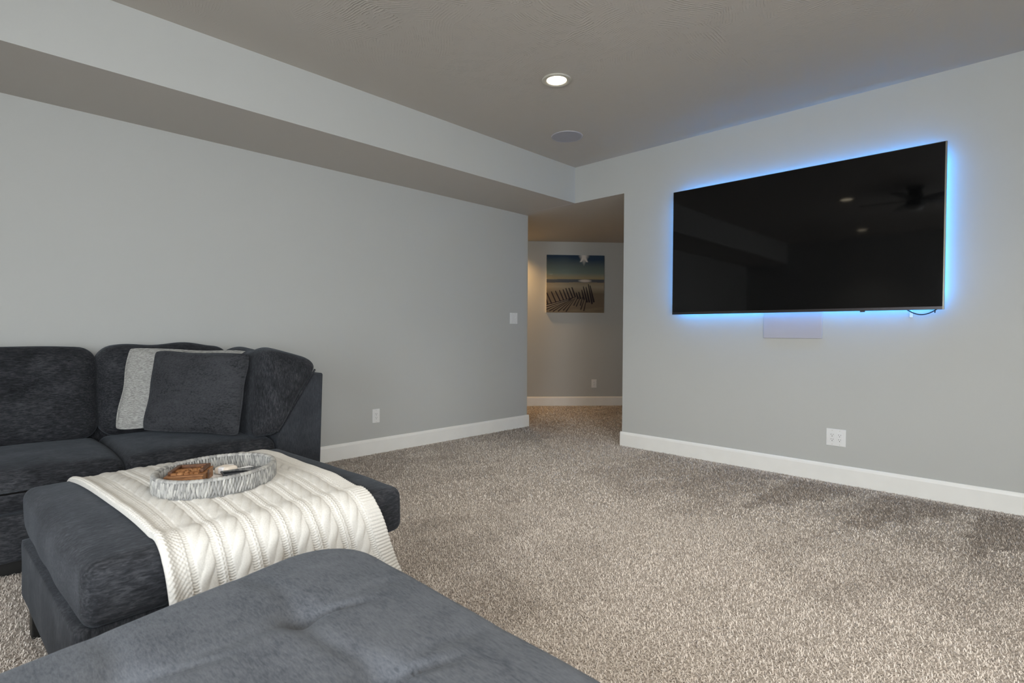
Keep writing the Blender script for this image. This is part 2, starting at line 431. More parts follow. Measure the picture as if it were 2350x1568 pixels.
# ------------------------------------------------------------------ sectional sofa along the left wall
sofa = thing('sectional_sofa', 'charcoal chenille corner sofa with puffy back cushions along the grey wall', 'sofa', (-3.55, .6, 0))
ZS = .462
MB().box(-4.0, -3.15, -.95, 1.5, 0.0, .068).build('plinth', M['black'], sofa, bevel=.004)
V, F = cushion(boxC(-4.03, -3.105, -.4, 1.27, .066, .268), .012, n=16, wrinkle=.0015); link('base', V, F, M['chen'], sofa, True)
V, F = cushion(boxC(-4.04, -3.90, -.98, 1.5, .066, .805), .02, n=16, wrinkle=.0015); link('back_frame', V, F, M['chenz'], sofa, True)
ef = MB().prism([(1.266, .066), (1.266, .45), (1.478, .805), (1.545, .807), (1.522, .066)], -4.04, -3.10, lambda u, v, w_: (w_, u, v))
o = ef.build('end_frame', M['flatfab'], sofa, bevel=.012, seg=3)
V, F = cushion(boxC(-4.03, -3.08, -.98, -.42, .066, .62), .035, (0, .01, .015), n=16); link('arm', V, F, M['chen'], sofa, True)
def seat_fn(P, W):
    top = W[:, 2] > .2
    P[:, 2] += np.where(top, -.022*(np.abs(W[:, 0])**6), 0)
    return P
V, F = cushion(boxC(-3.88, -3.095, -.415, .553, .272, ZS-.004), .05, (.012, .008, .02), fn=seat_fn); link('seat_cushion', V, F, M['chen'], sofa, True)
V, F = cushion(boxC(-3.88, -3.095, .557, 1.262, .272, ZS-.004), .045, (.010, .006, .014), fn=seat_fn); link('seat_cushion', V, F, M['chen'], sofa, True)
def backC(y0, y1, zt, yt0=None, yt1=None):
    C = boxC(0, 1, y0, y1, .452, zt)
    C[0, :, 0, 0] = -3.93; C[1, :, 0, 0] = -3.74; C[0, :, 1, 0] = -4.02; C[1, :, 1, 0] = -3.83
    return C
def back1(P, W):
    front = (W[:, 0] > .2)
    y, z = P[:, 1], P[:, 2]
    g = np.exp(-((y-.285)/.05)**2-((z-.735)/.045)**2)*.030+np.exp(-((y-.285)/.018)**2)*np.clip((z-.735)/.05, 0, 1)*np.clip((.95-z)/.06, 0, 1)*.009
    g += np.exp(-((z-.735+.02*np.cos(9*y))/.035)**2)*.007
    P[:, 0] -= np.where(front, g, 0)
    return P
V, F = cushion(backC(-.405, .548, .957), .075, (.045, .012, .012), n=44, wrinkle=.004, wscale=11, fn=back1); link('back_cushion', V, F, M['chen'], sofa, True)
def back2(P, W):
    P[:, 2] += np.where(W[:, 2] > .5, .008*np.sin(P[:, 1]*19+1.2), 0)
    return P
V, F = cushion(backC(.556, 1.25, .957), .075, (.04, .012, .012), n=32, wrinkle=.005, wscale=11, fn=back2); link('back_cushion', V, F, M['chen'], sofa, True)
# cushion leaning on the raked end frame; it faces along the sofa, its end is seen
C = np.zeros((2, 2, 2, 3))
for i, x in ((0, -3.80), (1, -3.085)):
    C[i, 0, 0] = (x, 1.135, .455); C[i, 1, 0] = (x, 1.275, .468); C[i, 0, 1] = (x, 1.195, .955); C[i, 1, 1] = (x, 1.515, .868)
C[1, 0, 0] = (-3.10, 1.135, .462)
def back3(P, W):
    end = W[:, 0] > .3
    y, z = P[:, 1], P[:, 2]
    # pleat near the top rear corner and a soft vertical fold down the end
    P[:, 0] -= np.where(end, .016*np.exp(-((z-(.905-.10*(y-1.42)))/.012)**2)*np.clip((y-1.30)/.06, 0, 1), 0)
    P[:, 0] += np.where(end, .010*np.sin((y-1.1)*26+z*5)*.5, 0)
    P[:, 2] += np.where(W[:, 2] > .4, .012*np.sin(P[:, 0]*14+2.4), 0)
    return P
V, F = cushion(C, .055, (.035, .02, .016), n=40, wrinkle=.006, wscale=13, fn=back3); bc = link('back_cushion', V, F, M['chenz'], sofa, True)
pp = [(-3.092, 1.266+.222*s_, .486+.345*s_) for s_ in np.linspace(0, 1, 24)]
MB().tube(pp, .006, 8).build('piping', M['chenz'], bc, True)

# ------------------------------------------------------------------ scatter pillows
def pillow(name, c, thick, mat, label, seed):
    """c: BL, BR, TL, TR corners of the seam"""
    BL, BR, TL, TR = [np.array(q, float) for q in c]
    nrm = np.cross(BR-BL, TL-BL); nrm /= np.linalg.norm(nrm)
    n = 60; L = np.linspace(-1, 1, n+1); uu, vv = np.meshgrid(L, L, indexing='ij')
    rs = np.random.default_rng(seed)
    V = []; 
    for sg in (1, -1):
        # seam sides bow inward between the corners
        k = .05
        cr = .055*(uu*uu*vv*vv)**3; su = uu*(1-k*(1-vv**2)-cr)+.008*np.sin(vv*7+seed); sv = vv*(1-k*(1-uu**2)-cr)+.008*np.sin(uu*6+2*seed)
        a = (su+1)/2; b = (sv+1)/2
        P = ((1-a)*(1-b))[..., None]*BL+(a*(1-b))[..., None]*BR+((1-a)*b)[..., None]*TL+(a*b)[..., None]*TR
        prof = ((1-np.abs(uu)**2.6).clip(0)*(1-np.abs(vv)**2.6).clip(0))**.45
        P = P.reshape(-1, 3)
        wr = wob(P+seed, 17)*.004+wob(P*np.array([1, 1, 3])+seed*2, 26)*.003
        edge = prof.ravel()
        rad = np.abs(np.arctan2(vv, uu)).ravel()
        crease = np.zeros_like(edge)
        for cu in (-1, 1):
            for cv in (-1, 1):
                du = (uu-cu).ravel(); dv = (vv-cv).ravel(); rr = np.hypot(du, dv); th = np.arctan2(dv, du)
                crease += .006*np.sin(th*14+seed)*np.exp(-(rr/.55)**2)*np.clip(rr/.15, 0, 1)
        V.append(P+nrm*((sg*thick*edge)+(wr+crease)*edge**.5*sg)[:, None])
    N = (n+1)**2; F = []
    idx = np.arange(N).reshape(n+1, n+1)
    for i in range(n):
        for j in range(n):
            F.append([idx[i, j], idx[i+1, j], idx[i+1, j+1], idx[i, j+1]])
            F.append([N+idx[i, j], N+idx[i, j+1], N+idx[i+1, j+1], N+idx[i+1, j]])
    b0 = list(idx[:, 0])+list(idx[-1, 1:])+list(idx[-2::-1, -1])+list(idx[0, -2:0:-1])
    for i in range(len(b0)):
        a, b = b0[i], b0[(i+1) % len(b0)]; F.append([a, N+a, N+b, b])
    base = (BL+BR)/2
    root = thing(name, label, 'pillow', tuple(base), 'throw pillows on the sofa')
    link('cover', np.vstack(V), F, mat, root, True)
    ring = [((V[0][i]+V[1][i])/2) for i in b0]; ring = ring+ring[:1]
    MB().tube(np.array(ring), .0045, 6).build('piping', mat, root, True)
    return root
pillow('throw_pillow', [(-3.47, .690, .512), (-3.165, 1.085, .474), (-3.565, .775, .946), (-3.19, 1.157, .933)], .062, M['pillowdark'], 'dark charcoal square throw pillow leaning in front of the pale grey one', 3)
pillow('throw_pillow', [(-3.62, .590, .510), (-3.40, 1.085, .50), (-3.745, .682, .962), (-3.455, 1.250, .938)], .045, M['greyfab'], 'pale grey woven throw pillow tucked behind the charcoal pillow', 8)

# ------------------------------------------------------------------ ottoman with the lid slid slightly along
E1 = np.array([-.045, .999, 0]); E2 = np.array([-.999, -.045, 0]); P0 = np.array([-1.690, .190, 0])
OW, OD = .998, 1.02
def ott(s, d, z): return P0+E1*s+E2*d+np.array([0, 0, z])
def ottC(s0, s1, d0, d1, z0, z1): return np.array([[[ott(s, d, z) for z in (z0, z1)] for s in (s0, s1)] for d in (d1, d0)])
otto = thing('storage_ottoman', 'charcoal chenille ottoman with overhanging cushioned lid under the cream throw', 'ottoman', tuple(ott(.5, .5, 0)))
def lid_fn(P, W):
    P[:, 2] += np.where(W[:, 2] > .3, .012*(1-np.abs(W[:, 0])**4)*(1-np.abs(W[:, 1])**4), 0)
    return P
V, F = cushion(ottC(.022, OW, -.006, OD+.006, .298, .468), .036, (.014, .012, .014), n=44, wrinkle=.0028, wscale=12, fn=lid_fn)
link('lid_cushion', V, F, M['chen'], otto, True)
V, F = cushion(ottC(.004, OW-.09, .012, OD-.09, .10, .305), .012, (.004, .004, 0), n=16, wrinkle=.0015); link('base', V, F, M['chenz'], otto, True)
for s_, d_ in ((.012, .10), (.012, .75), (OW-.14, .10), (OW-.14, .80)):
    q = MB()
    V = [ott(s_+a*k, d_+b*k, z) for z, k in ((.103, 1), (0, .8)) for a, b in ((0, 0), (.055, 0), (.055, .06), (0, .06))]
    q.add(V, [(0, 1, 2, 3), (7, 6, 5, 4), (0, 4, 5, 1), (1, 5, 6, 2), (2, 6, 7, 3), (3, 7, 4, 0)]); q.build('leg', M['black'], otto, bevel=.003)

# ------------------------------------------------------------------ cable-knit throw over the ottoman
NU, NV = 290, 640
WID, LEN = .74, 1.0
uu = np.linspace(0, 1, NU); zt0 = .487
# path along depth: (distance from near edge, z) from the far side to the hem at the near side
def ottz(d, s):
    a = np.clip(1-np.abs(2*d/OD-1)**3.2, 0, 1); b = np.clip(1-np.abs(2*s/OW-1)**3.2, 0, 1)
    return .468+.036*a*b
pd = [(OD+.03, .425), (OD+.018, .448), (OD-.01, .468)]+[(d, None) for d in np.linspace(OD-.05, .075, 30)]+[(.05, .487), (.015, .476), (-.018, .456), (-.038, .425), (-.047, .385), (-.050, .34), (-.050, .28), (-.050, .22), (-.052, .165)]
vpath = []
for k, (d, z) in enumerate(pd): vpath.append((d, ottz(d, .5)-.004 if z is None else z, z is None))
pth = np.array([(a, b) for a, b, _ in vpath]); ontop = np.array([1. if c else 0. for *_, c in vpath])
seg = np.r_[0, np.cumsum(np.hypot(*np.diff(pth, axis=0).T))]; LEN = seg[-1]
# smooth resample
sv = np.linspace(0, LEN, NV)
def smooth(a, k=9):
    w_ = np.hanning(k+2)[1:-1]; w_ /= w_.sum(); p_ = np.r_[np.full(k, a[0]), a, np.full(k, a[-1])]
    p_[:k] = a[0]+(a[1]-a[0])*np.arange(-k, 0); p_[-k:] = a[-1]+(a[-1]-a[-2])*np.arange(1, k+1)
    return np.convolve(p_, w_, 'same')[k:-k]
pdv = smooth(np.interp(sv, seg, pth[:, 0]), 25); pzv = smooth(np.interp(sv, seg, pth[:, 1]), 25)
top = np.interp(sv, seg, ontop); tt = sv/LEN
# side edges of the throw: position along the ottoman's long side
sL = np.interp(sv, [0, LEN-.36, LEN-.28, LEN-.15, LEN], [.150, .185, .185, .195, .205]); sR = np.interp(sv, [0, .5, LEN-.40, LEN-.28, LEN-.14, LEN], [.895, .865, .845, .852, .890, .945])
UU, SV = np.meshgrid(uu, sv); 
Spos = sL[:, None]*(1-UU)+sR[:, None]*UU
Dp = np.repeat(pdv[:, None], NU, 1); Zp = np.repeat(pzv[:, None], NU, 1)
# follow the crown across the width
Zp += top[:, None]*(ottz(Dp, Spos)-ottz(Dp, .5)+.006)
hang = np.clip((SV-(LEN-.26))/.26, 0, 1)
Dp -= hang*(.012*np.sin(UU*21+.8)+.010*np.sin(UU*9))*1.0+.004
P = P0[None, None]+Spos[..., None]*E1+Dp[..., None]*E2; P[..., 2] = Zp
Xu = UU*WID; Xv = SV
H = np.zeros_like(Xu)
bl, br = .055, .058
inner = (WID-bl-br); unit = inner/6
xin = (Xu-bl)/unit; ci = np.floor(xin).clip(0, 5); xc = (xin-ci-.5)*unit
mid = (xin > 0) & (xin < 6)
ph = Xv/.135+ci*.37; c = .0125*np.cos(2*np.pi*ph); ov = np.sin(2*np.pi*ph)
def strand(x, ww): return np.sqrt(np.clip(1-(x/ww)**2, 0, 1))
h1 = strand(xc-c, .0165)*(.0032+.0022*ov); h2 = strand(xc+c, .0165)*(.0032-.0022*ov)
cab = np.maximum(h1, h2); incab = np.abs(xc) < .0270
lad = .0018*np.sin(2*np.pi*(Xv/.0080+.35*np.abs(((np.abs(xc)-.0285)/.008)-.9)))-.0012
seed = .0019*np.sin(2*np.pi*Xu/.0105)*np.sin(2*np.pi*Xv/.013)+.0008
inlad = (np.abs(xc) >= .0270) & (np.abs(xc) < .0455)
H = np.where(incab, np.maximum(cab, .0004), np.where(inlad, lad, seed))
colribs = .0014*np.exp(-((np.abs(xc)-.0475)/.0028)**2)
H = H+np.where(mid, colribs, 0)
lb = .0020*np.sin(2*np.pi*Xu/.0135)*np.sin(2*np.pi*Xv/.0145)+.002
rb = .0034*np.abs(np.sin(np.pi*Xv/.0125))
H = np.where(Xu <= bl, lb+.010*np.exp(-((Xu-.012)/.014)**2), np.where(Xu >= WID-br, rb+.001, H))
H += .0035*wob(P.reshape(-1, 3), 19).reshape(H.shape)*.6
du = np.gradient(P, axis=1); dv = np.gradient(P, axis=0); Nn = np.cross(dv, du); Nn /= np.linalg.norm(Nn, axis=2, keepdims=True)
Nn = np.where(Nn[..., 2:3] < -.3, -Nn, Nn)
P = P+Nn*(H+.005)[..., None]
# rolled-under rim for thickness
low = P-Nn*(H+.009)[..., None]
grid = np.concatenate([low[:, :1], P, low[:, -1:]], axis=1)
l0 = grid[:1]-np.concatenate([Nn[:1, :1], Nn[:1], Nn[:1, -1:]], axis=1)*.009; l1 = grid[-1:]-np.concatenate([Nn[-1:, :1], Nn[-1:], Nn[-1:, -1:]], axis=1)*.009
grid = np.concatenate([l0, grid, l1], axis=0)
R_, C_ = grid.shape[:2]; ix = np.arange(R_*C_).reshape(R_, C_)
Q = np.stack([ix[:-1, :-1], ix[1:, :-1], ix[1:, 1:], ix[:-1, 1:]], -1).reshape(-1, 4)
o = fastmesh('throw_blanket', grid.reshape(-1, 3), Q, M['knit'])
tag(o, 'cream cable-knit throw blanket draped over the ottoman', 'blanket')

# ------------------------------------------------------------------ woven tray with its contents
TC = np.array([-2.125, .653]); TZ = .508; TH = .060
ma = np.array([.490, -.872]); mb = np.array([.872, .490]); RA, RB = .217, .183
def oval(a, k=1.0, off=0.0, z=0.0):
    p_ = TC+ma*(RA*k+off)*math.cos(a)+mb*(RB*k+off)*math.sin(a); return (p_[0], p_[1], z)
tray = thing('woven_tray', 'grey woven oval tray sitting on the cream throw', 'tray', (TC[0], TC[1], TZ-.004))
nA = 96; A_ = np.linspace(0, 2*math.pi, nA, endpoint=False)
m = MB(); prof = [(0, 0), (0, TH-.004), (-.010, TH-.004), (-.010, .006)]
V = [oval(a, 1, off-.006, TZ+z) for a in A_ for off, z in prof]
F = [[i*4+j, ((i+1) % nA)*4+j, ((i+1) % nA)*4+j+1, i*4+j+1] for i in range(nA) for j in range(3)]
F += [[i*4+3, ((i+1) % nA)*4+3, ((i+1) % nA)*4, i*4] for i in range(nA)]
m.add(V, F); m.build('wall', M['wickerd'], tray)
m = MB(); V = [oval(a, 1, -.012, TZ+.001) for a in A_]+[oval(a, 1, -.012, TZ+.006) for a in A_]
m.add(V, [list(range(nA))[::-1], list(range(nA, 2*nA))]+[[i, (i+1) % nA, nA+(i+1) % nA, nA+i] for i in range(nA)]); m.build('bottom', M['paper'], tray)
# weave: lens-shaped leaf strips in staggered rows, outside and inside
m = MB()
def leaf(a, z0, z1, w_, side):
    n_ = 6; V = []
    for k in range(n_+1):
        f_ = k/n_; zz = z0+(z1-z0)*f_; ww = w_*(math.sin(math.pi*(.06+.88*f_))**.8)
        lean = (f_-.5)*.03*lean_k
        for j in (-1, -.5, 0, .5, 1):
            out = (.0050*(1-j*j)+.0015)*math.sin(math.pi*(.12+.76*f_))
            V.append(oval(a+lean+j*ww, 1, side*out+(-.0165 if side < 0 else -.006), TZ+zz))
    F = [[k*5+j, k*5+j+1, (k+1)*5+j+1, (k+1)*5+j] for k in range(n_) for j in range(4)]
    if side < 0: F = [f[::-1] for f in F]
    m.add(V, F)
nL = 120
for row, (z0, z1) in enumerate(((.0, .026), (.008, .044), (.026, .058))):
    for k in range(nL):
        a = (k+.5*(row % 2)+rng.uniform(-.12, .12))*2*math.pi/nL
        for side in (1, -1):
            lean_k = rng.uniform(-.5, 1.2)
            leaf(a, z0+rng.uniform(-.003, .002)+.002, z1+rng.uniform(-.003, .003), .024*rng.uniform(.8, 1.15), side)
o = m.build('weave', M['wicker'], tray, True); o['kind'] = 'stuff'
m = MB()   # wrapped rim, one turn after another
for k in range(88):
    a0 = k*2*math.pi/88; V = []
    for i in range(4):
        a = a0+i/3*2*math.pi/88*1.02; rr_ = .0082+.0018*math.sin(math.pi*i/3)
        for j in range(8):
            q = j*math.pi/4; V.append(oval(a, 1, -.011+rr_*math.cos(q)*1.05, TZ+TH-.003+rr_*.75*math.sin(q)))
    m.add(V, [[i*8+j, i*8+(j+1) % 8, (i+1)*8+(j+1) % 8, (i+1)*8+j] for i in range(3) for j in range(8)])
o = m.build('rim', M['wicker'], tray, True); o['kind'] = 'stuff'

# carved wooden box
bx = np.array([-2.097, .597]); e1 = np.array([-.455, -.890]); e2 = np.array([-.855, .518]); BW, BD, BH = .117, .135, .050; BZ = TZ+.0062
e1 = np.array([-.45, -.893]); e2 = np.array([-.86, .51])
def bxf(a, b, c): q = bx+e1*a+e2*b; return (q[0], q[1], BZ+c)
box = thing('carved_box', 'small carved brown wooden box inside the woven tray', 'box', bxf(BW/2, BD/2, 0))
MB().box(0, BW, 0, BD, 0, .031).map(bxf).build('body', M['wood'], box, bevel=.0015)
MB().box(-.002, BW+.002, -.002, BD*.99, .032, .038).map(bxf).build('lid', M['wood'], box, bevel=.0015)
m = MB()
for a0, a1, b0, b1 in ((.006, .018, .035, BD-.004), (BW-.018, BW-.004, .02, BD-.004), (.018, BW-.018, BD-.018, BD-.004)):
    m.box(a0, a1, b0, b1, .038, .050)
m.map(bxf).build('raised_border', M['woodd'], box, bevel=.002)
m = MB()   # relief of scrolling leaves
for k in range(16):
    ca = .026+(k % 5)*.0165+rng.uniform(-.003, .003); cb = .024+(k//5)*.026+rng.uniform(-.004, .004); th = rng.uniform(0, 3.14)
    V = []
    for i in range(7):
        f_ = i/6; hw = .0055*math.sin(math.pi*(.08+.84*f_)); x_ = (f_-.5)*.024; cv = .005*math.sin(math.pi*f_)
        for j, hz in ((-1, .038), (0, .0455), (1, .038)):
            lx, ly = x_, cv+j*hw; V.append(bxf(ca+lx*math.cos(th)-ly*math.sin(th), cb+lx*math.sin(th)+ly*math.cos(th), hz))
    m.add(V, [[i*3+j, i*3+j+1, (i+1)*3+j+1, (i+1)*3+j] for i in range(6) for j in range(2)])
m.build('leaf_relief', M['wood'], box, True)
MB().box(BW*.0-.0035, -.0005, .050, .072, .008, .040).map(bxf).build('clasp', M['woodd'], box, bevel=.0015)
# sheet of paper, cream candle block, phone
def flatobj(name, c, ang, sx_, sy_, z0, z1, mat, label, cat, bev=.002, seg=3):
    ca, sa = math.cos(ang), math.sin(ang)
    f = lambda x, y, z: (c[0]+x*ca-y*sa, c[1]+x*sa+y*ca, z)
    root = thing(name, label, cat, (c[0], c[1], z0))
    return root, f
r, f = flatobj('cream_block', (-2.215, .712), .55, .06, .06, 0, 0, M['wax'], 'cream chunky soap block beside the carved box in the tray', 'soap')
r.location.z = TZ+.0064
V, F = cushion(boxC(-.033, .033, -.030, .030, TZ+.0064, TZ+.034), .012, (0, 0, .002), n=10, wrinkle=.0005); V = np.array([f(*v) for v in V]); link('soap', V, F, M['wax'], r, True)
band = MB().box(-.012, .012, -.0305, .0305, TZ+.010, TZ+.0348).map(f); band.build('paper_band', M['paper'], r, bevel=.004)
r, f = flatobj('note_pad', (-2.165, .775), .25, .1, .06, 0, 0, M['paper'], 'white paper pad lying under the dark phone in the tray', 'paper')
r.location.z = TZ+.0064
MB().box(-.055, .055, -.045, .04, TZ+.0064, TZ+.0185).map(f).build('sheets', M['paper'], r, bevel=.0006)
r, f = flatobj('smartphone', (-2.135, .745), 1.40, .15, .07, 0, 0, M['phone'], 'slim dark phone lying at the front of the tray', 'phone')
r.location.z = TZ+.0187
MB().box(-.072, .072, -.033, .033, TZ+.0187, TZ+.0275).map(f).build('case', M['phone'], r, bevel=.0035, seg=3)
MB().box(-.067, .067, -.029, .029, TZ+.0275, TZ+.0281).map(f).build('screen', M['phoneglass'], r)
for k in range(3): MB().box(-.01+k*.016, .001+k*.016, .033, .0336, TZ+.0215, TZ+.0245).map(f).build('side_button', M['tvsilver'], r)

# ------------------------------------------------------------------ tufted chaise in the foreground
ch = thing('tufted_chaise', 'large charcoal tufted chaise seat filling the near foreground', 'chaise', (-.5, 0, 0))
def outline(n):
    """closed outline of the cushion top seen from above, rounded corners"""
    c = [(-1.475, .812, .24), (.62, .812, .10), (.62, -.85, .10), (-1.30, -.85, .10)]
    c[0] = (-1.485, .800, .20); c[3] = (-1.155, -.85, .10)
    pts = []
    for i in range(4):
        p_ = np.array(c[i][:2]); a = np.array(c[i-1][:2]); b = np.array(c[(i+1) % 4][:2]); r_ = c[i][2]
        da = (a-p_)/np.linalg.norm(a-p_); db = (b-p_)/np.linalg.norm(b-p_)
        for t_ in np.linspace(0, 1, 12):
            pts.append((1-t_)**2*(p_+da*r_)+2*t_*(1-t_)*p_+t_**2*(p_+db*r_))
    pts = np.array(pts+[pts[0]]); d = np.r_[0, np.cumsum(np.hypot(*np.diff(pts, axis=0).T))]
    s_ = np.linspace(0, d[-1], n, endpoint=False)
    return np.c_[np.interp(s_, d, pts[:, 0]), np.interp(s_, d, pts[:, 1])]
NO = 420; OL = outline(NO); cen = np.array([-.42, -.02])
TUFTS = [(x_, y_) for x_ in (-1.085, -.79, -.495, -.2, .1, .4) for y_ in (.492, .18, -.14, -.46)]
def chz(x, y):
    z = np.zeros_like(x)
    for tx, ty in TUFTS:
        r2 = ((x-tx)/.050)**2+((y-ty)/.042)**2
        z -= .022*np.exp(-r2)+.010*np.exp(-r2*9)
        z -= .013*np.exp(-((x-tx-.35*(y-ty))/.013)**2-((y-ty-.06)/.07)**2)+.010*np.exp(-((x-tx+.012-.5*(y-ty))/.010)**2-((y-ty-.045)/.05)**2)   # drawn pleat on one side
    for tx in (-1.085, -.79, -.495, -.2, .1, .4): z -= .0045*np.exp(-((x-tx+.012*np.sin(y*13))/.018)**2)
    for ty in (.492, .18, -.14, -.46): z -= .006*np.exp(-((y-ty-.014*np.sin(x*15+1))/.022)**2)
    return z
rings = []
KS = np.r_[np.linspace(0.0, .90, 150), np.linspace(.905, 1, 26)]
for k in KS:
    xy = cen+(OL-cen)*k
    rings.append(np.c_[xy, np.zeros(NO)])
G = np.array(rings)
dist = (1-KS)[:, None]*np.linalg.norm(OL-cen, axis=1)[None]
rad = .055
z = .452-rad+np.sqrt(np.clip(rad**2-np.clip(rad-dist, 0, rad)**2, 0, None))
z += .026*(1-np.exp(-dist/.16))
z += chz(G[..., 0], G[..., 1])*np.clip(dist/.12, 0, 1)+.0022*wob(G.reshape(-1, 3), 15).reshape(z.shape)
G[..., 2] = z
low = []
for zz, ex in ((.385, .006), (.36, .010), (.33, .008), (.305, .0), (.292, -.018)):
    xy = cen+(OL-cen)*(1+ex/.8); low.append(np.c_[xy, np.full(NO, zz)])
G = np.concatenate([G, np.array(low)], 0)
R_ = len(G); ix = np.arange(R_*NO).reshape(R_, NO); nx = np.roll(ix, -1, 1)
Q = np.stack([ix[:-1], ix[1:], nx[1:], nx[:-1]], -1)[1:].reshape(-1, 4)
Vg = G.reshape(-1, 3)
o = fastmesh('seat_cushion', Vg, np.vstack([Q, np.stack([ix[0], ix[1], nx[1], nx[0]], -1)]), M['chenx_lit'], ch)
for k, (tx, ty) in enumerate(TUFTS):
    zz = .472+chz(np.array([tx]), np.array([ty]))[0]
    m = MB(); nB = 12; V = []
    for rr_, h_ in ((.012, 0), (.011, .004), (.006, .007)): V += [(tx+rr_*math.cos(a), ty+rr_*math.sin(a), zz-.002+h_) for a in np.linspace(0, 2*math.pi, nB, endpoint=False)]
    m.add(V, [[i*nB+j, i*nB+(j+1) % nB, (i+1)*nB+(j+1) % nB, (i+1)*nB+j] for i in range(2) for j in range(nB)]+[list(range(2*nB, 3*nB))])
    m.build('tuft_button', M['chenx_lit'], ch, True)
xyb = cen+(OL-cen)*.965
m = MB(); m.add([(a, b, .055) for a, b in xyb]+[(a, b, .30) for a, b in xyb], [list(range(NO))[::-1], list(range(NO, 2*NO))]+[[i, (i+1) % NO, NO+(i+1) % NO, NO+i] for i in range(NO)])
m.build('base', M['chenz'], ch, True)
for x_, y_ in ((-1.2, .62), (.45, .62), (-1.1, -.68), (.45, -.68)): MB().box(x_-.04, x_+.04, y_-.04, y_+.04, 0, .058).build('leg', M['black'], ch, bevel=.004)

# ------------------------------------------------------------------ wall television with blue LED glow
TX0, TX1, TZ0, TZ1, TY = -2.251, -.424, 1.216, 2.256, 4.273
tv = thing('television', 'very large black flat television on the wall with blue backlight glow', 'television', ((TX0+TX1)/2, YF, TZ0))
MB().box(TX0+.004, TX1-.008, TY, TY+.012, TZ0+.020, TZ1-.004).build('screen', M['screen'], tv)
m = MB().box(TX0, TX0+.004, TY-.001, TY+.022, TZ0, TZ1).box(TX0, TX1, TY-.001, TY+.022, TZ1-.004, TZ1); m.build('bezel', M['tvframe'], tv)
MB().box(TX1-.008, TX1, TY-.002, TY+.022, TZ0, TZ1).build('side_bezel', M['tvsilver'], tv)
MB().box(TX0, TX1-.008, TY-.003, TY+.022, TZ0, TZ0+.020).build('bottom_bezel', M['tvframe'], tv, bevel=.002)
MB().box(TX0+.02, TX1-.02, TY+.0125, TY+.030, TZ0+.03, TZ1-.02).build('back_panel', M['tvback'], tv)
MB().box(-1.75, -.9, TY+.031, YF-.002, 1.45, 1.95).build('wall_mount', M['tvback'], tv)
MB().box(-.872, -.845, TY, TY+.012, TZ0-.008, TZ0).build('sensor', M['slot'], tv)
yl = TY+.0305
for a0, a1, c0, c1 in ((TX0+.05, TX1-.05, TZ1-.06, TZ1-.048), (TX0+.05, TX1-.05, TZ0+.045, TZ0+.057), (TX0+.045, TX0+.057, TZ0+.06, TZ1-.065), (TX1-.057, TX1-.045, TZ0+.06, TZ1-.065)):
    MB().box(a0, a1, yl, yl+.004, c0, c1).build('led_strip', M['led'], tv)
# loose cord and small white controller hanging at the lower right corner
pts = [(-.63+.18*s_, TY+.04, TZ0+.015-.045*math.sin(math.pi*min(1, s_*1.0))**.9) for s_ in np.linspace(0, 1, 20)]
MB().tube(pts, .0035, 8).build('cord', M['cord'], tv, True)
MB().tube([(-.474, TY+.04, TZ0+.03), (-.472, TY+.04, TZ0), (-.474, TY+.045, TZ0-.02)], .003, 8).build('cord', M['cord'], tv, True)
c_ = MB().box(-.607, -.589, YF-.012, YF-.001, 1.168, 1.212).build('led_controller', M['plastic'], tv, bevel=.003)
MB().tube([(-.598, YF-.006, 1.205), (-.598, YF-.006, 1.235)], .002, 6).build('wire', M['plastic'], c_)

# flush cover plate under the television
cp = MB().box(-1.521, -1.115, YF-.010, YF-.0005, 1.024, 1.30)
tag(cp.build('cover_plate', M['cover'], bevel=.004, seg=3), 'pale rectangular cover plate on the wall under the television', 'cover plate')

# ------------------------------------------------------------------ outlets and switch
def duplex(f, cx, cz, root):
    r_ = MB().box(cx-.0165, cx+.0165, .0055, .0085, cz-.0335, cz+.0335).map(f).build('receptacle', M['plastic'], root, bevel=.0012)
    for s_ in (.0165, -.0165):
        for dx, hw, hh in ((-.0063, .0011, .0042), (.0063, .0011, .0034)):
            MB().box(cx+dx-hw, cx+dx+hw, .0085, .0088, cz+s_+.004-hh, cz+s_+.004+hh).map(f).build('slot', M['slot'], r_)
        m = MB(); V = [(cx+.0027*math.cos(a), y_, cz+s_-.0075+.0027*math.sin(a)) for y_ in (.0085, .0088) for a in np.linspace(0, 2*math.pi, 10, endpoint=False)]
        m.add(V, [list(range(10))[::-1], list(range(10, 20))]+[[i, (i+1) % 10, 10+(i+1) % 10, 10+i] for i in range(10)]).map(f).build('slot', M['slot'], r_)
def plate(f, root, w_, h_):
    return MB().box(-w_/2, w_/2, 0.0003, .0058, -h_/2, h_/2).map(f).build('face_plate', M['plastic'], root, bevel=.0025, seg=3)
def screws(f, root, xs, zs):
    for x_ in xs:
        for z_ in zs:
            m = MB(); V = [(x_+.0024*math.cos(a), y_, z_+.0024*math.sin(a)) for y_ in (.0055, .0064) for a in np.linspace(0, 2*math.pi, 10, endpoint=False)]
            m.add(V, [list(range(10))[::-1], list(range(10, 20))]+[[i, (i+1) % 10, 10+(i+1) % 10, 10+i] for i in range(10)]).map(f).build('screw', M['trimring'], root)
o = thing('wall_outlet', 'white two-socket outlet low on the left wall beside the sofa', 'outlet', (XL, 2.523, .327), 'white wall outlets')
f = lambda a, b, c: (XL+b, 2.523+a, .327+c); plate(f, o, .071, .120); duplex(f, 0, 0, o); screws(f, o, (0,), (.048, -.048))
o = thing('wall_outlet', 'wide white four-socket outlet below the television', 'outlet', (-1.018, YF, .324), 'white wall outlets')
f = lambda a, b, c: (-1.018+a, YF-b, .324+c); plate(f, o, .123, .121); duplex(f, -.0235, 0, o); duplex(f, .0235, 0, o); screws(f, o, (-.0235, .0235), (.0485, -.0485))
hs = .954
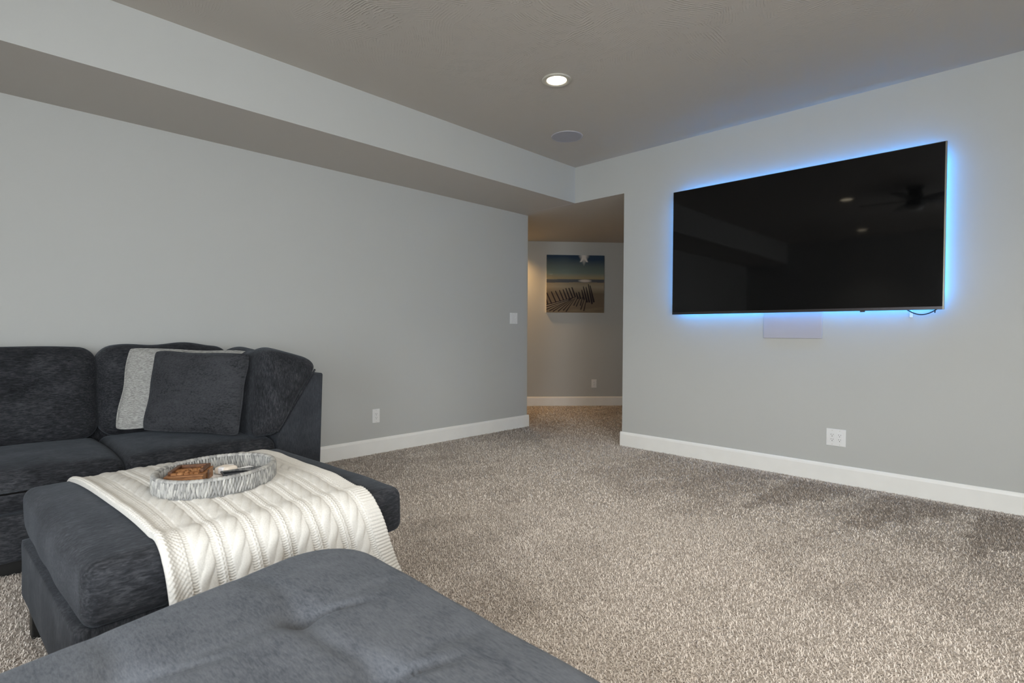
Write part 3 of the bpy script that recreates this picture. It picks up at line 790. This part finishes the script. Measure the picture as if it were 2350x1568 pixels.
o = thing('wall_outlet', 'small outlet low on the dim hallway wall under the picture', 'outlet', diag(hs, 0, .321), 'white wall outlets')
f = lambda a, b, c: diag(hs+a, -b, .321+c); plate(f, o, .074, .120); duplex(f, 0, 0, o)
o = thing('light_switch', 'white double light switch on the left wall near the hallway', 'switch', (XL, 4.228, 1.209))
f = lambda a, b, c: (XL+b, 4.228+a, 1.209+c); plate(f, o, .116, .119)
MB().box(-.040, -.007, .0055, .0085, -.0335, .0335).map(f).build('rocker', M['plastic'], o, bevel=.001)
MB().box(.018, .029, .0055, .0075, -.012, .012).map(f).build('toggle_slot', M['plastic'], o)
MB().box(.020, .027, .0075, .019, .000, .009).map(f).build('toggle', M['plastic'], o, bevel=.001)
screws(f, o, (-.0235, .0235), (.0485, -.0485))

# ------------------------------------------------------------------ hallway canvas: beach with a leaning sand fence
s0, s1, z0, z1 = .247, 1.083, 1.342, 2.163
cv = thing('canvas_picture', 'square painted canvas of a beach and leaning fence on the hallway wall', 'picture', diag((s0+s1)/2, 0, z0))
MB().box(s0, s1, .0005, .036, z0, z1).map(lambda a, b, c: diag(a, -b, c)).build('stretcher', M['paper'], cv)
n = 240; L = np.linspace(0, 1, n+1); a, b = np.meshgrid(L, L, indexing='ij')   # a right, b up
V = [diag(s0+(s1-s0)*x_, -.0375, z0+(z1-z0)*y_) for x_, y_ in zip(a.ravel(), b.ravel())]
ix = np.arange((n+1)**2).reshape(n+1, n+1)
Q = np.stack([ix[:-1, :-1], ix[1:, :-1], ix[1:, 1:], ix[:-1, 1:]], -1).reshape(-1, 4)
def fb2(x, y, s_):
    out = 0; am = 1
    rs = np.random.default_rng(int(s_*10))
    for k in range(5):
        for _ in range(4):
            d = rs.normal(size=2)*4*2**k*.6; out = out+am*np.sin(x*d[0]+y*d[1]+rs.uniform(0, 6.3))/4
        am *= .6
    return out
def lerp(c0, c1, t_): return np.array(c0)*(1-t_)[..., None]+np.array(c1)*t_[..., None]
nz = fb2(a, b, 1.); nz2 = fb2(a*.4, b*3, 2.)
sky = lerp((.20, .245, .205), (.028, .055, .095), np.clip((b-.66)/.30+.25*nz, 0, 1))
sky = np.clip(sky*(1+.16*nz+.10*nz2)[..., None], 0, 1); sky = lerp(sky, (.36, .30, .18), np.clip(1-(b-.60)/.09, 0, 1)**1.2)
colr = sky
star = np.clip(1.15-np.abs(a-.645)/.09-np.abs(b-.985)/.16, 0, 1)+np.clip(1-np.abs(np.abs(a-.645)-(.985-b)*.55)/.025, 0, 1)*(b > .88)
colr = lerp(colr, np.array((.75, .72, .68)), np.clip(star*1.1, 0, 1))
sand = lerp((.36, .30, .20), (.17, .135, .095), np.clip(.5+.6*nz2+.35*nz, 0, 1)); sand = lerp(sand, (.46, .41, .30), np.clip(1-np.abs(b-.45)/.12, 0, 1)*.6)
colr = np.where((b < .57)[..., None], sand, colr)
sea = (b > .525+.012*nz) & (b < .58+.004*nz); colr = np.where(sea[..., None], lerp((.07, .09, .12), (.11, .12, .13), np.clip(.5+nz2, 0, 1)), colr)
glint = np.clip(1.25-((a-.665)/.115)**2-((b-.555)/.026)**2, 0, 1); colr = lerp(colr, np.array((.62, .56, .50)), glint)
def stroke(x0, y0, x1, y1, w0, w1, c, k=1.0):
    global colr
    d = np.array([x1-x0, y1-y0]); L2 = d@d; tt_ = np.clip(((a-x0)*d[0]+(b-y0)*d[1])/L2, 0, 1)
    dist_ = np.hypot(a-x0-tt_*d[0], b-y0-tt_*d[1]); ww = w0+(w1-w0)*tt_+.003*nz
    colr = lerp(colr, np.array(c), np.clip((ww-dist_)/.004, 0, 1)*k)
dk = (.022, .018, .024)
px = lambda X_, Y_: ((X_-205)/1145, 1-(Y_-222)/1148)   # from the 1568-pixel study crop of the print
for (x0, y0, x1, y1) in ((215, 985, 310, 1190), (305, 960, 395, 1165), (385, 945, 485, 1150), (465, 930, 550, 1130), (535, 915, 610, 1110), (590, 890, 665, 1090), (650, 885, 725, 1070), (710, 870, 775, 1050), (205, 1110, 235, 1200)):
    q0, q1 = px(x0, y0), px(x1, y1); stroke(*q0, *q1, .010, .013, dk)
for (x0, y0, x1, y1) in ((935, 850, 1010, 1150), (1035, 805, 1110, 1180), (1070, 830, 1145, 1145), (990, 860, 1055, 1150), (905, 920, 950, 1100), (845, 960, 880, 1080), (795, 975, 830, 1080)):
    q0, q1 = px(x0, y0), px(x1, y1); stroke(*q0, *q1, .008, .016, dk)
for (x0, y0, x1, y1) in ((775, 1060, 205, 1215), (720, 1085, 205, 1260), (700, 1090, 215, 1305), (690, 1100, 275, 1335), (690, 1110, 345, 1345), (710, 1110, 445, 1340), (740, 1100, 545, 1320), (775, 1080, 600, 1345), (820, 1080, 750, 1220), (870, 1080, 800, 1240), (920, 1060, 880, 1220), (950, 1120, 890, 1300), (990, 1140, 950, 1325)):
    q0, q1 = px(x0, y0), px(x1, y1); stroke(*q0, *q1, .006, .012, dk, .9)
for (x0, y0, x1, y1) in ((640, 1105, 205, 1238), (640, 1130, 205, 1285)):
    q0, q1 = px(x0, y0), px(x1, y1); stroke(*q0, *q1, .003, .005, (.55, .50, .40), .8)
o = fastmesh('painting', V, Q, M['canvas'], cv, False)
ca = o.data.color_attributes.new('paint', 'FLOAT_COLOR', 'POINT')
ca.data.foreach_set('color', np.concatenate([colr.reshape(-1, 3).clip(0, 1), np.ones(((n+1)**2, 1))], 1).astype(np.float32).ravel())

# ------------------------------------------------------------------ ceiling fittings
def downlight(x, y, zc, label, power, col=(1, .92, .80), lens=M['lens'], rout=.098, cat='downlight', group='recessed ceiling downlights', spot=102):
    root = thing('recessed_downlight', label, cat, (x, y, zc), group)
    MB().lathe((x, y), [(rout, zc), (rout, zc-.005), (rout-.006, zc-.009), (.068, zc-.006), (.064, zc-.001), (.064, zc)], 56).build('trim_ring', M['trimring'], root, True)
    m = MB(); m.cyl((x, y), .0635, zc-.0035, zc-.0005, 48); m.build('lens', lens, root)
    l = bpy.data.lights.new('downlight_beam', 'SPOT'); l.energy = power; l.color = col; l.spot_size = math.radians(spot); l.spot_blend = .8; l.shadow_soft_size = .06
    lo = bpy.data.objects.new('downlight_beam', l); COL.objects.link(lo); lo.parent = root; lo.location = (0, 0, -.02)
    return root
downlight(-2.290, 2.755, HC, 'lit round recessed ceiling downlight nearest the television wall', 75)
downlight(-.35, 1.9, HC, 'lit recessed ceiling downlight over the open carpet in front of the television', 118, spot=150)
downlight(1.55, 1.9, HC, 'lit recessed ceiling downlight added out of view by the right-hand wall', 60)  # unseen fitting, added to brighten the carpet
downlight(-1.72, .9, HC, 'lit recessed ceiling downlight above the ottoman, seen mirrored in the television', 12)
downlight(.35, .4, HC, 'lit recessed ceiling downlight added out of view above the near chaise', 125, spot=145)  # unseen fitting, added for more light on the near floor and chaise
downlight(-2.04, -1.5, HC, 'lit recessed ceiling downlight near the wall behind the sofa end', 75)
downlight(.35, -1.4, HC, 'lit recessed ceiling downlight added out of view by the glass door', 75)  # added behind the camera, never in view, to lift the floor
downlight(-5.274, 5.276, HS, 'warm recessed downlight in the hallway ceiling, round the corner', 85, (1, .58, .22), spot=130)
sp = thing('ceiling_speaker', 'round pale grey flush ceiling speaker near the room corner', 'speaker', (-2.877, 3.604, HC))
MB().lathe((-2.877, 3.604), [(.133, HC), (.133, HC-.004), (.130, HC-.007), (.124, HC-.007), (.122, HC-.003), (.122, HC)], 64).build('rim', M['cover'], sp, True)
MB().cyl((-2.877, 3.604), .1225, HC-.0065, HC-.001, 64, .1225).build('grille', M['spk'], sp)
fan = thing('ceiling_fan', 'dark ceiling fan mirrored faintly in the television screen', 'fan', (-1.02, 1.02, HC))
FX, FY, FZ = -1.02, 1.02, 2.56
MB().cyl((FX, FY), .075, HC-.03, HC, 32, .085).build('canopy', M['fan'], fan, True)
MB().cyl((FX, FY), .095, FZ-.06, HC-.03, 32, .06).build('motor', M['fan'], fan, True)
for k in range(5):
    an = 2*math.pi*k/5+.5; ca_, sa_ = math.cos(an), math.sin(an)
    g = lambda x_, y_, z_: (FX+x_*ca_-y_*sa_, FY+x_*sa_+y_*ca_, z_)
    m = MB(); m.prism([(.08, -.03), (.20, -.055), (.50, -.06), (.53, 0), (.50, .06), (.20, .055), (.08, .03)], FZ, FZ+.008, lambda u, v, w_: g(u, v, w_+v*.15)); m.build('blade', M['fan'], fan)
MB().cyl((FX, FY), .07, FZ-.10, FZ-.06, 32, .085).build('light_bowl', M['plastic'], fan, True)

# ------------------------------------------------------------------ carpet pile: real tufts where they can be told apart
def tufts(name, N, half_, dmin, dmax, ln, wd):
    r0 = rng.random(N); d = np.sqrt(dmin**2+(dmax**2-dmin**2)*r0)
    half = math.radians(half_); an = YAW+rng.uniform(-half, half, N)
    x = -np.sin(an)*d; y = np.cos(an)*d
    k = (x > XL+.02) & (y < YF-.02) & (y > -1.3) & (x < XR-.03)
    k |= (y >= YF-.02) & (x < XO-.03) & ((x > XL+.02) | ((y > YE+.03) & (x > -6.2))) & (((x-A0[0])*ND[0]+(y-A0[1])*ND[1]) < -.03)
    ins = (x > -1.2) & (x < .58) & (y < .74) & (y > -.8); k &= ~ins                      # under the chaise
    lo = (np.c_[x, y]-P0[:2]); k &= ~((lo@E1[:2] > .16) & (lo@E1[:2] < OW-.16) & (lo@E2[:2] > .1) & (lo@E2[:2] < OD-.2))
    k &= ~((x < -3.16) & (y < 1.49))
    x, y = x[k], y[k]; n_ = len(x)
    th = rng.uniform(0, 2*math.pi, n_)+.0; l_ = ln*rng.uniform(.7, 1.25, n_); w_ = wd*rng.uniform(.7, 1.2, n_)
    tilt = rng.uniform(.35, .95, n_)
    dx, dy = np.cos(th), np.sin(th); px_, py_ = -dy, dx
    V = np.zeros((n_, 6, 3), np.float32)
    for i, (f_, hz, ww) in enumerate(((0, 0, 1), (.5, .72, 1.0), (1.0, 1.0-.25*1, .55))):
        hh = l_*np.cos(tilt*1.2)*hz; off = l_*np.sin(tilt*1.2)*f_
        if i == 2: hh = hh*(1.05)
        for j, sg in enumerate((-1, 1)):
            V[:, i*2+j, 0] = x+dx*off+px_*w_*.5*ww*sg; V[:, i*2+j, 1] = y+dy*off+py_*w_*.5*ww*sg; V[:, i*2+j, 2] = hh
    b_ = (np.arange(n_)*6)[:, None]
    Q = np.concatenate([b_+np.array([0, 1, 3, 2]), b_+np.array([2, 3, 5, 4])], 0)
    o = fastmesh(name, V.reshape(-1, 3), Q, M['pile'], fl, True); o['kind'] = 'stuff'
    na = o.data.attributes.new('nap', 'FLOAT', 'POINT'); na.data.foreach_set('value', np.repeat(nap_at(x, y), 6).astype(np.float32))
    return n_
tufts('carpet_pile', 420000, 80, .95, 3.3, .0115, .0025)
tufts('carpet_pile', 250000, 58, 3.3, 5.6, .0125, .0036)
tufts('carpet_pile', 170000, 52, 5.6, 8.4, .014, .0060)
